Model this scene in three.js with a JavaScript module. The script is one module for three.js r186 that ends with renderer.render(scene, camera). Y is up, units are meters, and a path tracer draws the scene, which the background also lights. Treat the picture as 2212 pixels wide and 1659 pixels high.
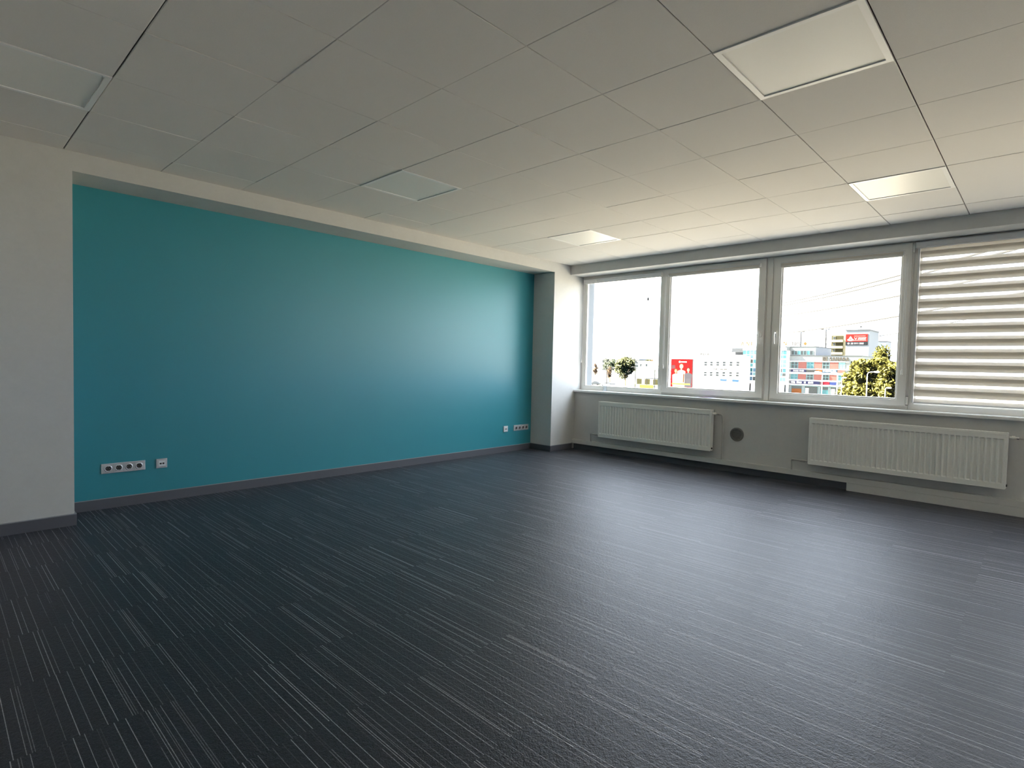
import * as THREE from 'three';
import { RoundedBoxGeometry } from 'three/addons/geometries/RoundedBoxGeometry.js';
import { mergeGeometries } from 'three/addons/utils/BufferGeometryUtils.js';
import { FontLoader } from 'three/addons/loaders/FontLoader.js';
import { TextGeometry } from 'three/addons/geometries/TextGeometry.js';

// ---------------------------------------------------------------- camera, sky, sun, exposure
const scene = new THREE.Scene();
const camera = new THREE.PerspectiveCamera(68.845, 2212 / 1659, 0.05, 3000);
camera.rotation.order = 'YXZ';
camera.position.set(2.9647, 1.2559, 0.6929);
camera.rotation.set(-0.03805, 0.76119, 0.02314);
scene.add(camera);

scene.background = new THREE.Color().setRGB(0.81, 0.90, 1.05);
scene.backgroundIntensity = 1.0;

const sun = new THREE.DirectionalLight(new THREE.Color().setRGB(1.0, 0.89, 0.72), 10.5);
sun.position.set(-170, 152, 46);
sun.target.position.set(0, 0, -60);
sun.position.z += -60;
sun.castShadow = true;
sun.shadow.mapSize.set(4096, 4096);
Object.assign(sun.shadow.camera, { left: -220, right: 220, top: 220, bottom: -220, near: 1, far: 600 });
scene.add(sun, sun.target);

const renderer = new THREE.WebGLRenderer({ antialias: true });
renderer.toneMapping = THREE.LinearToneMapping;
renderer.toneMappingExposure = 10.2;
renderer.shadowMap.enabled = true;

// ---------------------------------------------------------------- helpers
let seed = 12345;
const rnd = () => ((seed = (seed * 1664525 + 1013904223) >>> 0) / 4294967296);
const rr = (a, b) => a + (b - a) * rnd();
const lin = (r, g, b) => new THREE.Color().setRGB(r, g, b);
const std = (c, roughness = 0.8, more = {}) => new THREE.MeshStandardMaterial({ color: c, roughness, ...more });
const phys = (c, roughness, more = {}) => new THREE.MeshPhysicalMaterial({ color: c, roughness, ...more });

function metreUV(g) {                       // uv in metres, taken along the axis that a face looks along
  const p = g.attributes.position, n = g.attributes.normal, uv = new Float32Array(p.count * 2);
  for (let i = 0; i < p.count; i++) {
    const ax = Math.abs(n.getX(i)), ay = Math.abs(n.getY(i)), az = Math.abs(n.getZ(i));
    const [a, b] = ax > ay && ax > az ? [p.getZ(i), p.getY(i)] : ay > az ? [p.getX(i), p.getZ(i)] : [p.getX(i), p.getY(i)];
    uv[2 * i] = a; uv[2 * i + 1] = b;
  }
  g.setAttribute('uv', new THREE.BufferAttribute(uv, 2));
  return g;
}
const bx = (x0, x1, y0, y1, z0, z1) => metreUV(new THREE.BoxGeometry(x1 - x0, y1 - y0, z1 - z0).translate((x0 + x1) / 2, (y0 + y1) / 2, (z0 + z1) / 2));
const rbx = (x0, x1, y0, y1, z0, z1, r = 0.004, s = 2) => metreUV(new RoundedBoxGeometry(x1 - x0, y1 - y0, z1 - z0, s, r).translate((x0 + x1) / 2, (y0 + y1) / 2, (z0 + z1) / 2));
function cyl(a, b, r, seg = 12, r2 = r) {   // a rod from point a to point b
  const A = new THREE.Vector3(...a), B = new THREE.Vector3(...b), d = B.clone().sub(A), L = d.length();
  const g = new THREE.CylinderGeometry(r2, r, L, seg);
  g.applyQuaternion(new THREE.Quaternion().setFromUnitVectors(new THREE.Vector3(0, 1, 0), d.normalize()));
  return g.translate((A.x + B.x) / 2, (A.y + B.y) / 2, (A.z + B.z) / 2);
}
const tube = (pts, r, seg = 40, rad = 8) => new THREE.TubeGeometry(new THREE.CatmullRomCurve3(pts.map((p) => new THREE.Vector3(...p)), false, 'catmullrom', 0.2), seg, r, rad);
const rectPath = (T, x0, x1, y0, y1) => { const s = new T(); s.moveTo(x0, y0); s.lineTo(x1, y0); s.lineTo(x1, y1); s.lineTo(x0, y1); s.closePath(); return s; };
function ring(x0, x1, y0, y1, i0, i1, j0, j1, zBack, zFront, bev = 0.003) {     // a rectangular frame facing +z
  const s = rectPath(THREE.Shape, x0 + bev, x1 - bev, y0 + bev, y1 - bev);
  s.holes.push(rectPath(THREE.Path, i0 - bev, i1 + bev, j0 - bev, j1 + bev));
  const g = new THREE.ExtrudeGeometry(s, { depth: zFront - zBack - 2 * bev, bevelEnabled: true, bevelThickness: bev, bevelSize: bev, bevelSegments: 2 });
  return g.translate(0, 0, zBack + bev);
}
function merged(list) {
  const l = list.map((g) => (g.index ? g.toNonIndexed() : g));
  const keep = l.every((g) => g.attributes.uv) ? ['position', 'normal', 'uv'] : ['position', 'normal'];
  for (const g of l) for (const k of Object.keys(g.attributes)) if (!keep.includes(k)) g.deleteAttribute(k);
  return l.length > 1 ? mergeGeometries(l) : l[0];
}
const taken = {};
const numbered = (n) => { const k = (taken[n] = (taken[n] ?? -1) + 1); return k ? n + '_' + String(k).padStart(3, '0') : n; };
function obj(name, geos, m, parent = scene) {
  const o = new THREE.Mesh(Array.isArray(geos) ? merged(geos) : geos, m);
  o.name = parent === scene ? numbered(name) : name;
  o.castShadow = o.receiveShadow = true;
  parent.add(o);
  return o;
}
function tag(o, label, category, group, kind) {
  o.userData.label = label;
  if (category) o.userData.category = category;
  if (group) o.userData.group = group;
  if (kind) o.userData.kind = kind;
  return o;
}
function thing(name, label, category, [x, y, z] = [0, 0, 0], turn = 0, group) {
  const o = new THREE.Group(); o.name = numbered(name); scene.add(o);
  o.position.set(x, y, z); o.rotation.y = turn;
  return tag(o, label, category, group);
}
function structure(name, label) {
  const o = new THREE.Group(); o.name = name; scene.add(o);
  return tag(o, label, null, null, 'structure');
}
function dataTexture(n, f, srgb, m = n) {   // f(x, y) -> [r, g, b] 0..255
  const a = new Uint8Array(n * m * 4);
  for (let y = 0, i = 0; y < m; y++) for (let x = 0; x < n; x++) { const c = f(x, y); a[i++] = c[0]; a[i++] = c[1]; a[i++] = c[2]; a[i++] = 255; }
  const t = new THREE.DataTexture(a, n, m);
  t.magFilter = t.minFilter = THREE.LinearFilter; t.wrapS = t.wrapT = THREE.RepeatWrapping;
  if (srgb) t.colorSpace = THREE.SRGBColorSpace;
  t.needsUpdate = true;
  return t;
}
function noiseField(n, cells) {             // smooth, tileable value noise in 0..1
  const g = Float32Array.from({ length: cells * cells }, rnd), out = new Float32Array(n * n);
  for (let y = 0; y < n; y++) for (let x = 0; x < n; x++) {
    const u = (x / n) * cells, v = (y / n) * cells, i = Math.floor(u), j = Math.floor(v), a = u - i, b = v - j;
    const s = a * a * (3 - 2 * a), t = b * b * (3 - 2 * b), G = (p, q) => g[(q % cells) * cells + (p % cells)];
    out[y * n + x] = (G(i, j) * (1 - s) + G(i + 1, j) * s) * (1 - t) + (G(i, j + 1) * (1 - s) + G(i + 1, j + 1) * s) * t;
  }
  return out;
}

// ---------------------------------------------------------------- materials
const n256 = noiseField(512, 256), n64 = noiseField(512, 64), n16 = noiseField(512, 16);
const grain = dataTexture(512, (x, y) => { const v = 255 * (0.5 * n256[y * 512 + x] + 0.3 * n64[y * 512 + x] + 0.2 * n16[y * 512 + x]); return [v, v, v]; });
grain.repeat.set(2.5, 2.5);
const plasterMottle = dataTexture(512, (x, y) => { const v = 249 + 3 * n16[y * 512 + x] + 3 * n64[y * 512 + x]; return [v, v, v]; }, true);
plasterMottle.repeat.set(0.7, 0.7);
const grit = dataTexture(512, (x, y) => { const a = n256[y * 512 + x]; const v = a > 0.8 ? 60 : 150 + 80 * n64[y * 512 + x]; return [v, v, v]; });
grit.repeat.set(3.4, 3.4);

const M = {
  wall: std(lin(0.60, 0.60, 0.58), 0.85, { map: plasterMottle, bumpMap: grain, bumpScale: 0.0003 }),
  teal: phys(lin(0.034, 0.265, 0.325), 0.38, { bumpMap: grain, bumpScale: 0.00012 }),
  shell: std(lin(0.6, 0.59, 0.57), 0.9),
  facade: std(lin(0.13, 0.145, 0.16), 0.9),
  whitePaint: std(lin(0.84, 0.83, 0.80), 0.85),
  tile: std(lin(0.79, 0.76, 0.715), 0.95, { bumpMap: grit, bumpScale: 0.0005 }),
  runner: std(lin(0.16, 0.16, 0.155), 0.8),
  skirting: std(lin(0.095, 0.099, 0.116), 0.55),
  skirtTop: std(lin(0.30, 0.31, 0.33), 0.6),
  pvc: phys(lin(0.80, 0.785, 0.745), 0.32),
  sill: phys(lin(0.80, 0.81, 0.80), 0.25),
  gasket: std(lin(0.05, 0.05, 0.05), 0.7),
  glass: phys(lin(0.97, 0.99, 0.98), 0.0, { transmission: 1, thickness: 0, ior: 1.5 }),
  pipe: phys(lin(0.46, 0.455, 0.435), 0.5),
  enamel: phys(lin(0.85, 0.86, 0.82), 0.35),
  dark: std(lin(0.02, 0.02, 0.022), 0.7),
  chrome: std(lin(0.7, 0.7, 0.7), 0.25, { metalness: 1 }),
  lightFrame: phys(lin(0.90, 0.89, 0.86), 0.4),
  diffuser: phys(lin(0.86, 0.845, 0.79), 0.46),
  silver: std(lin(0.78, 0.80, 0.83), 0.27, { metalness: 0.6 }),
  outletWhite: phys(lin(0.75, 0.78, 0.80), 0.35),
  ventGrey: std(lin(0.16, 0.155, 0.15), 0.6),
  ventDark: std(lin(0.055, 0.053, 0.052), 0.7),
  slat: phys(lin(0.62, 0.575, 0.50), 1, { transmission: 0.095, thickness: 0, side: THREE.DoubleSide }),
  sheer: std(lin(0.85, 0.85, 0.85), 1, { transparent: true, opacity: 0.28, side: THREE.DoubleSide }),
  blindCase: phys(lin(0.66, 0.66, 0.66), 0.35),
  cup: phys(lin(0.93, 0.96, 1.0), 0.06, { transmission: 1, thickness: 0.003, ior: 1.45 }),
};

// ---------------------------------------------------------------- room shell (metres; floor at y = 0)
const XL = -2.116, XT = -2.501, XR = 6.25, ZB = 1.75, YC = 2.685, ZN = -0.05, ZFAR = -5.463, YSOF = 2.548;
const ZFAS = -5.824, YFAS = 2.553, ZW = -6.01, ZOUT = -6.335, SILL = 0.875;

// floor: screed and carpet tiles of half a metre
{
  const floor = structure('floor', 'dark navy carpet tile floor with fine pale lines');
  obj('screed', bx(-2.75, XR + 0.2, -0.3, -0.012, ZOUT, ZB + 0.2), M.shell, floor);
  const N = 2048, T = 512, a = new Uint8Array(N * N * 4), toS = (v) => 255 * (v <= 0.0031308 ? 12.92 * v : 1.055 * v ** (1 / 2.4) - 0.055);
  for (let ty = 0; ty < 4; ty++) for (let tx = 0; tx < 4; tx++) {
    const strength = new Float32Array(T * T);
    for (let row = rr(2, 12); row < T - 4; row += rr(15, 50)) {        // each line is one or a few yarns thick
      const w = rnd() < 0.2 ? 2.6 : 2.0, s = rnd() < 0.4 ? rr(0.8, 1.1) : rr(0.22, 0.7), cut = rnd() < 0.22 ? rr(0.2, 0.8) * T : -1, side = rnd() < 0.5, twin = rnd() < 0.16 ? rr(6, 9) : 0;
      for (let x = 0; x < T; x++) {
        const k = (cut < 0 || (x < cut) === side ? 1 : 0.22) * s * (0.82 + 0.36 * n64[((ty * 131 + Math.round(row) * 7) % 512) * 512 + x]);
        for (const off of twin ? [0, twin] : [0]) for (let y = Math.floor(row + off - w); y <= row + off + w; y++) if (y >= 0 && y < T) {
          const d = Math.abs(y - row - off) / (w / 2); strength[y * T + x] = Math.max(strength[y * T + x], k * (d < 0.9 ? 1 : d < 1.4 ? 0.25 : 0));
        }
      }
    }
    for (let y = 0; y < T; y++) for (let x = 0; x < T; x++) {
      const r = n256[((y + ty * 77) % 512) * 512 + ((x + tx * 91) % 512)], q = n64[((y * 2 + ty * 50) % 512) * 512 + (x % 512)];
      const b = 0.020 * (0.25 + 2.1 * r * r + 0.5 * q), s = strength[y * T + x] * (0.7 + 0.5 * r), i = 4 * ((ty * T + y) * N + tx * T + x);
      a[i] = toS(b * 0.86 + s * 0.52); a[i + 1] = toS(b * 0.94 + s * 0.51); a[i + 2] = toS(b * 1.36 + s * 0.525); a[i + 3] = 255;
    }
  }
  const map = new THREE.DataTexture(a, N, N); map.colorSpace = THREE.SRGBColorSpace; map.magFilter = map.minFilter = THREE.LinearFilter; map.needsUpdate = true;
  const pile = dataTexture(512, (x, y) => { const v = 255 * (0.55 * n256[y * 512 + x] + 0.45 * n64[y * 512 + x]); return [v, v, v]; }); pile.repeat.set(3, 3);
  const carpet = phys(lin(1, 1, 1), 0.47, { map, bumpMap: pile, bumpScale: 0.0014, sheen: 0.2, sheenRoughness: 0.5, sheenColor: lin(0.55, 0.6, 0.7) });
  const P = 0.4975, variants = [];
  for (let k = 0; k < 16; k++) {
    const g = new THREE.BoxGeometry(P, 0.012, P), uv = g.attributes.uv, p = g.attributes.position;
    for (let i = 0; i < p.count; i++) uv.setXY(i, ((k % 4) + 0.01 + 0.98 * (p.getX(i) / P + 0.5)) / 4, (Math.floor(k / 4) + 0.01 + 0.98 * (p.getZ(i) / P + 0.5)) / 4);
    variants.push(g);
  }
  for (let i = -6; i < 18; i++) for (let j = -13; j < 7; j++) {
    const x0 = 0.222 + i * P, z0 = j * P + 0.09, c0 = Math.max(x0, XT), c1 = Math.min(x0 + P, XR), d0 = Math.max(z0, ZW), d1 = Math.min(z0 + P, ZB);
    if (c1 - c0 < 0.01 || d1 - d0 < 0.01) continue;
    let g = variants[(i * 7 + j * 5 + ((i * j) % 3) + 1600) % 16];
    if (c1 - c0 < P - 0.001 || d1 - d0 < P - 0.001) {                  // cut tiles along the walls
      g = g.clone(); const p = g.attributes.position, uv = g.attributes.uv, k = (i * 7 + j * 5 + ((i * j) % 3) + 1600) % 16;
      for (let n = 0; n < p.count; n++) {
        const X = p.getX(n) > 0 ? c1 : c0, Z = p.getZ(n) > 0 ? d1 : d0;
        p.setX(n, X - x0 - P / 2); p.setZ(n, Z - z0 - P / 2);
        uv.setXY(n, ((k % 4) + 0.01 + 0.98 * (X - x0) / P) / 4, (Math.floor(k / 4) + 0.01 + 0.98 * (Z - z0) / P) / 4);
      }
    }
    const m = obj('carpet_tile', g, carpet, floor); m.position.set(x0 + P / 2, -0.006, z0 + P / 2);
  }
}
// ceiling: slab, dark runners in the joints, tiles of 60 cm
const lights = [[-1.2, 0.6], [-1.2, -1.8], [-1.2, -4.2], [1.8, -1.8], [1.8, -4.2]];
{
  const ceiling = structure('ceiling', 'suspended ceiling of white square mineral tiles with thin dark joints');
  obj('slab', bx(-2.75, XR + 0.2, 2.80, 3.1, ZOUT, ZB + 0.2), M.shell, ceiling);
  obj('runner_sheet', bx(XL, XR, YC + 0.010, YC + 0.02, ZFAS, ZB), M.runner, ceiling);
  const xs = [XL], zs = [ZFAS];
  for (let k = -3; k * 0.6 < XR - 0.05; k++) xs.push(k * 0.6);
  for (let k = -9; k * 0.6 < ZB - 0.05; k++) zs.push(k * 0.6);
  xs.push(XR); zs.push(ZB);
  const gapX = xs.map((x) => (Math.abs(x - 2.4) < 0.01 ? 0.0065 : Math.abs(x - 1.8) < 0.01 ? 0.0045 : rr(0.0012, 0.0032)));
  const gapZ = zs.map((z) => (Math.abs(z) < 0.01 ? 0.008 : rr(0.0014, 0.0038)));
  const tile = new THREE.BufferGeometry(), c = 0.004, h = 0.010, P = [];
  { // unit tile: a plate with chamfered lower edges
    const q = (a, b, cc, d) => P.push(...a, ...b, ...cc, ...a, ...cc, ...d), s = 0.5, e = 0.5 - c, t = [[-s, h, -s], [s, h, -s], [s, h, s], [-s, h, s]], m = t.map((v) => [v[0], 0.0025, v[2]]), b = t.map((v) => [Math.sign(v[0]) * e, 0, Math.sign(v[2]) * e]);
    q(b[0], b[1], b[2], b[3]); q(t[3], t[2], t[1], t[0]);
    for (let i = 0; i < 4; i++) { const j = (i + 1) % 4; q(m[i], t[i], t[j], m[j]); q(b[i], m[i], m[j], b[j]); }
  }
  tile.setAttribute('position', new THREE.Float32BufferAttribute(P, 3)); tile.computeVertexNormals(); metreUV(tile);
  for (let i = 0; i + 1 < xs.length; i++) for (let j = 0; j + 1 < zs.length; j++) {
    const x0 = xs[i] + (i ? gapX[i] / 2 : 0.001), x1 = xs[i + 1] - gapX[i + 1] / 2, z0 = zs[j] + (j ? gapZ[j] / 2 : 0.001), z1 = zs[j + 1] - gapZ[j + 1] / 2;
    if (lights.some(([a, b]) => x0 > a - 0.05 && x1 < a + 0.65 && z1 < b + 0.05 && z0 > b - 0.65)) continue;
    const m = obj('ceiling_tile', tile, M.tile, ceiling);
    m.position.set((x0 + x1) / 2, YC + rr(-0.0012, 0.0012), (z0 + z1) / 2); m.scale.set(x1 - x0, 1, z1 - z0);
    m.rotation.set(rr(-0.002, 0.002), 0, rr(-0.002, 0.002));
  }
}
// left wall: near pier, beam, far pier, and the recessed teal wall
{
  const w = structure('wall_left', 'pale grey left wall with a wide recess painted teal');
  obj('pier', bx(-2.75, XL, -0.02, 2.8, ZN, ZB + 0.2), M.wall, w);
  obj('pier', [bx(-2.75, XL, -0.02, 2.8, -6.2, ZFAR)], M.wall, w);
  obj('outer_reveal', bx(-2.75, -2.05, -0.02, 2.8, ZOUT, -6.2), M.facade, w);
  obj('beam', bx(XT - 0.01, XL, YSOF, 2.8, ZFAR, ZN), M.wall, w);
  obj('accent_panel', bx(-2.75, XT, -0.02, 2.8, ZFAR, ZN), M.teal, w).userData.label = 'satin teal painted wall surface';
}
{
  const w = structure('wall_window', 'grey painted parapet wall under the windows');
  obj('parapet', bx(XL, XR + 0.2, -0.3, SILL - 0.03, ZOUT, ZW), M.wall, w);
  obj('lintel', bx(XL, XR + 0.2, 2.56, 2.8, ZOUT, -6.13), M.wall, w);
  obj('pier', bx(6.053, XR + 0.2, SILL - 0.03, 2.56, ZOUT, ZW), M.wall, w);
}
tag(obj('wall_right', bx(XR, XR + 0.2, -0.02, 2.8, ZOUT, ZB + 0.2), M.whitePaint), 'plain white wall to the right of the room', null, null, 'structure');
tag(obj('wall_back', bx(-2.75, XR, -0.02, 2.8, ZB, ZB + 0.2), M.whitePaint), 'plain white wall behind the viewer', null, null, 'structure');
tag(obj('trim_1', rbx(XL, XR, YFAS, YC + 0.03, -6.13, ZFAS, 0.003), M.wall), 'boxed pelmet running along the ceiling above the windows', null, null, 'structure');
tag(obj('trim_2', [rbx(XL + 0.001, 6.05, SILL - 0.032, SILL, -6.16, -5.965, 0.008, 3)], M.sill), 'white window sill board with rounded nose', null, null, 'structure');
tag(obj('trim_3', rbx(XL, XR, 0.083, 0.142, ZW, -5.95, 0.003), M.wall), 'narrow boxed ledge over pipes along the parapet', null, null, 'structure');
tag(obj('trim_4', rbx(1.50, XR, 0, 0.0825, ZW, -5.944, 0.003), M.wall), 'low painted box on the floor below the right radiator', null, null, 'structure');

function skirting(name, label, parts) {
  const s = structure(name, label);
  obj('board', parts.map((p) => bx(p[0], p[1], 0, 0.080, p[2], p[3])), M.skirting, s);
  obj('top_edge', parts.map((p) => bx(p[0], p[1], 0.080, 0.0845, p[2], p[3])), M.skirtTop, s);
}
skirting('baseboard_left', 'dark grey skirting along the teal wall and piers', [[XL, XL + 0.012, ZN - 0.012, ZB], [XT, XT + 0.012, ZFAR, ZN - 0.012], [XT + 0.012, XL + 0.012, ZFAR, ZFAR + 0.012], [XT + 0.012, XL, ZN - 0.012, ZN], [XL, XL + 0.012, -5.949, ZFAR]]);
tag(obj('baseboard_window', bx(XL + 0.0125, 1.499, 0, 0.0825, ZW, ZW + 0.014), M.skirting), 'dark skirting under the pipe ledge', null, null, 'structure');

// ---------------------------------------------------------------- windows
const FZ0 = -6.215, FZ1 = -6.145, SZ1 = -6.122;
const GY0 = 0.975, WY0 = SILL, WY1 = 2.56;
function pane(x0, x1, y0, y1, z, parent) { return obj('pane', new THREE.PlaneGeometry(x1 - x0, y1 - y0).translate((x0 + x1) / 2, (y0 + y1) / 2, z), M.glass, parent); }
function beads(x0, x1, y0, y1, z0, z1, w = 0.014) { return ring(x0 - w, x1 + w, y0 - w, y1 + w, x0, x1, y0, y1, z0, z1, 0.004); }
function handle(x, y, w) {
  const h = new THREE.Group(); h.name = 'handle'; w.add(h);
  obj('rosette', rbx(x - 0.014, x + 0.014, y - 0.034, y + 0.034, SZ1, SZ1 + 0.010, 0.005), M.pvc, h);
  obj('lever', [cyl([x, y + 0.01, SZ1 + 0.008], [x, y + 0.01, SZ1 + 0.05], 0.009), tube([[x, y + 0.018, SZ1 + 0.044], [x, y - 0.03, SZ1 + 0.056], [x, y - 0.085, SZ1 + 0.050], [x, y - 0.118, SZ1 + 0.042]], 0.0095, 24, 10)], M.pvc, h);
}
{
  const w = structure('window_1', 'fixed window nearest the corner, white plastic frame');
  obj('frame', ring(XL, -0.772, WY0, WY1, -2.052, -0.822, 0.932, 2.49, FZ0, FZ1), M.pvc, w);
  obj('glazing_bead', beads(-2.038, -0.836, 0.946, 2.476, -6.185, -6.150), M.pvc, w);
  pane(-2.052, -0.822, 0.932, 2.49, -6.18, w);
}
{
  const w = structure('window_2', 'opening window left of the centre mullion with white sash');
  obj('frame', ring(-0.772, 0.586, WY0, WY1, -0.73, 0.505, 0.94, 2.505, FZ0, FZ1), M.pvc, w);
  obj('sash', ring(-0.766, 0.541, 0.904, 2.543, -0.684, 0.466, 0.968, 2.448, -6.2, SZ1, 0.005), M.pvc, w);
  obj('glazing_bead', beads(-0.67, 0.453, 0.982, 2.434, -6.175, -6.135), M.pvc, w);
  pane(-0.684, 0.466, 0.968, 2.448, -6.17, w);
  handle(0.503, 1.66, w);
  obj('hinge', [cyl([-0.772, 0.93, SZ1 + 0.002], [-0.772, 1.0, SZ1 + 0.002], 0.008)], M.pvc, w);
}
{
  const w = structure('window_3', 'opening window right of the centre mullion with white sash');
  obj('frame', ring(0.587, 1.962, WY0, WY1, 0.67, 1.905, 0.94, 2.505, FZ0, FZ1), M.pvc, w);
  obj('mullion_cover', rbx(0.560, 0.614, WY0 + 0.001, WY1, FZ1, -6.132, 0.004), M.pvc, w);
  obj('sash', ring(0.630, 1.946, 0.908, 2.546, 0.715, 1.868, 0.972, 2.430, -6.2, SZ1, 0.005), M.pvc, w);
  obj('glazing_bead', beads(0.729, 1.854, 0.986, 2.416, -6.175, -6.135), M.pvc, w);
  pane(0.715, 1.868, 0.972, 2.430, -6.17, w);
  handle(0.672, 1.66, w);
  obj('hinge', cyl([1.958, 0.925, SZ1 + 0.002], [1.958, 1.005, SZ1 + 0.002], 0.010), M.pvc, w);
  obj('hinge_gap', [cyl([1.958, 0.919, SZ1 + 0.001], [1.958, 0.925, SZ1 + 0.001], 0.0105), cyl([1.958, 1.005, SZ1 + 0.001], [1.958, 1.011, SZ1 + 0.001], 0.0105)], M.gasket, w);
  obj('hinge', cyl([1.958, 2.445, SZ1 + 0.002], [1.958, 2.52, SZ1 + 0.002], 0.010), M.pvc, w);
}
{
  const w = structure('window_4', 'fixed window at the right behind the striped blind');
  obj('frame', ring(1.963, 3.33, WY0, WY1, 2.014, 3.27, 0.935, 2.49, FZ0, FZ1), M.pvc, w);
  obj('glazing_bead', beads(2.028, 3.256, 0.949, 2.476, -6.185, -6.150), M.pvc, w);
  pane(2.014, 3.27, 0.935, 2.49, -6.18, w);
}

for (let k = 0; k < 2; k++) {               // the same window row goes on to the right, past the picture
  const w = structure('window_' + (5 + k), k ? 'last window of the row, next to the right wall' : 'window of the row next to the striped blind'), a = 3.331 + k * 1.36, e = a + 1.358;
  obj('frame', ring(a, e, WY0, WY1, a + 0.06, e - 0.06, 0.935, 2.49, FZ0, FZ1), M.pvc, w);
  pane(a + 0.06, e - 0.06, 0.935, 2.49, -6.18, w);
}

// ---------------------------------------------------------------- blinds
function chain(x, yTop, yLow, z, parent) {
  obj('chain', [cyl([x - 0.007, yLow, z], [x - 0.007, yTop, z], 0.0022, 6), cyl([x + 0.007, yLow, z], [x + 0.007, yTop, z], 0.0022, 6), new THREE.TorusGeometry(0.007, 0.0022, 6, 10, Math.PI).rotateZ(Math.PI).translate(x, yLow, z)], M.blindCase, parent);
  obj('chain_weight', new THREE.CapsuleGeometry(0.0075, 0.04, 4, 8).translate(x, yLow - 0.02, z), M.pvc, parent);
}
function rolledBlind(label, x0, x1, y0, y1, z0, z1, chainAt) {
  const b = thing('roller_blind', label, 'blind', [0, 0, 0]);
  obj('cassette', rbx(x0, x1, y0 + 0.012, y1, z0, z1, 0.012, 4), M.blindCase, b);
  obj('fabric_roll', cyl([x0 + 0.012, (y0 + y1) / 2 + 0.002, (z0 + z1) / 2], [x1 - 0.012, (y0 + y1) / 2 + 0.002, (z0 + z1) / 2], (y1 - y0) * 0.38, 16), M.slat, b);
  obj('bottom_bar', rbx(x0 + 0.012, x1 - 0.012, y0, y0 + 0.014, z0 + 0.004, z1 - 0.012, 0.004), M.blindCase, b);
  obj('end_cap', rbx(x0 - 0.003, x0 + 0.004, y0 + 0.010, y1 + 0.001, z0, z1 + 0.001, 0.003), M.pvc, b);
  obj('end_cap', rbx(x1 - 0.004, x1 + 0.003, y0 + 0.010, y1 + 0.001, z0, z1 + 0.001, 0.003), M.pvc, b);
  chain(chainAt[0], y0 + 0.02, chainAt[1], z1 - 0.01, b);
  return b;
}
const blindA = rolledBlind('raised blind cassette above the pane beside the corner wall', -2.072, -0.806, 2.448, 2.512, FZ1 + 0.001, -6.092, [-2.085, 1.33]);
obj('clip', rbx(-1.86, -1.835, 2.462, 2.482, -6.093, -6.083, 0.003), M.pvc, blindA);
rolledBlind('raised blind cassette on the sash left of the centre mullion', -0.70, 0.482, 2.432, 2.488, SZ1 + 0.001, -6.085, [-0.735, 1.27]);
rolledBlind('raised blind cassette on the sash right of the centre mullion', 0.703, 1.885, 2.412, 2.474, SZ1 + 0.001, -6.085, [1.908, 1.27]);
{
  const b = thing('striped_blind', 'lowered day and night blind with grey and sheer stripes', 'blind');
  obj('cassette', rbx(1.972, 3.30, 2.478, 2.538, FZ1 + 0.001, -6.085, 0.012, 4), M.blindCase, b);
  obj('side_guide', rbx(1.992, 2.010, 0.95, 2.48, FZ1 + 0.001, -6.118, 0.003), M.blindCase, b);
  obj('side_guide', rbx(3.262, 3.28, 0.95, 2.48, FZ1 + 0.001, -6.118, 0.003), M.blindCase, b);
  const x0 = 2.012, x1 = 3.26, top = 2.482, low = 0.958, per = 0.1241;
  const strip = (name, m, y0, y1, z) => {
    y0 = Math.max(y0, low); y1 = Math.min(y1, top);
    if (y1 - y0 > 0.003) obj(name, new THREE.PlaneGeometry(x1 - x0, y1 - y0).translate((x0 + x1) / 2, (y0 + y1) / 2, z), m, b);
  };
  for (let k = -1; k < 13; k++) {
    const d = 2.368 + 0.062 - k * per;
    strip('front_stripe', M.slat, d - 0.0490, d + 0.0178, -6.120); strip('front_voile', M.sheer, d + 0.0178, d - 0.0490 + per, -6.120);
    strip('rear_stripe', M.slat, d - 0.0178, d + 0.0490, -6.132); strip('rear_voile', M.sheer, d + 0.0490, d - 0.0178 + per, -6.132);
  }
  obj('bottom_bar', rbx(x0, x1, 0.944, 0.960, -6.136, -6.114, 0.005), M.blindCase, b);
}

// ---------------------------------------------------------------- radiators
function fluted(w, h, pitch, n) {                        // front plate with pressed vertical flutes, base at 0,0, facing +z
  const per = 12, cols = n * per + 2, ys = [0, 0.039, 0.0415, 0.044, 0.046, 0.0485, 0.0525, h - 0.0485, h - 0.0445, h - 0.042, h - 0.0395, h - 0.037, h - 0.035, h], pos = [], idx = [];
  const x0 = (w - n * pitch) / 2, sm = (t) => { t = Math.min(1, Math.max(0, t)); return t * t * (3 - 2 * t); };
  const xs = [0]; for (let i = 0; i <= n * per; i++) xs.push(x0 + (i / per) * pitch); xs.push(w);
  for (const y of ys) for (const x of xs) {
    const u = ((x - x0) / pitch) % 1, inside = x > x0 - 1e-6 && x < w - x0 + 1e-6 ? sm((Math.abs(u - 0.5) < 0.5 ? (0.40 - Math.abs(u - 0.5)) / 0.14 : 0)) : 0;
    pos.push(x, y, -0.013 * inside * sm((y - 0.040) / 0.012) * sm((h - 0.036 - y) / 0.012));
  }
  const C = xs.length;
  for (let j = 0; j + 1 < ys.length; j++) for (let i = 0; i + 1 < C; i++) { const a = j * C + i; idx.push(a, a + 1, a + C + 1, a, a + C + 1, a + C); }
  const g = new THREE.BufferGeometry(); g.setAttribute('position', new THREE.Float32BufferAttribute(pos, 3)); g.setIndex(idx); g.computeVertexNormals();
  return g;
}
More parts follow.
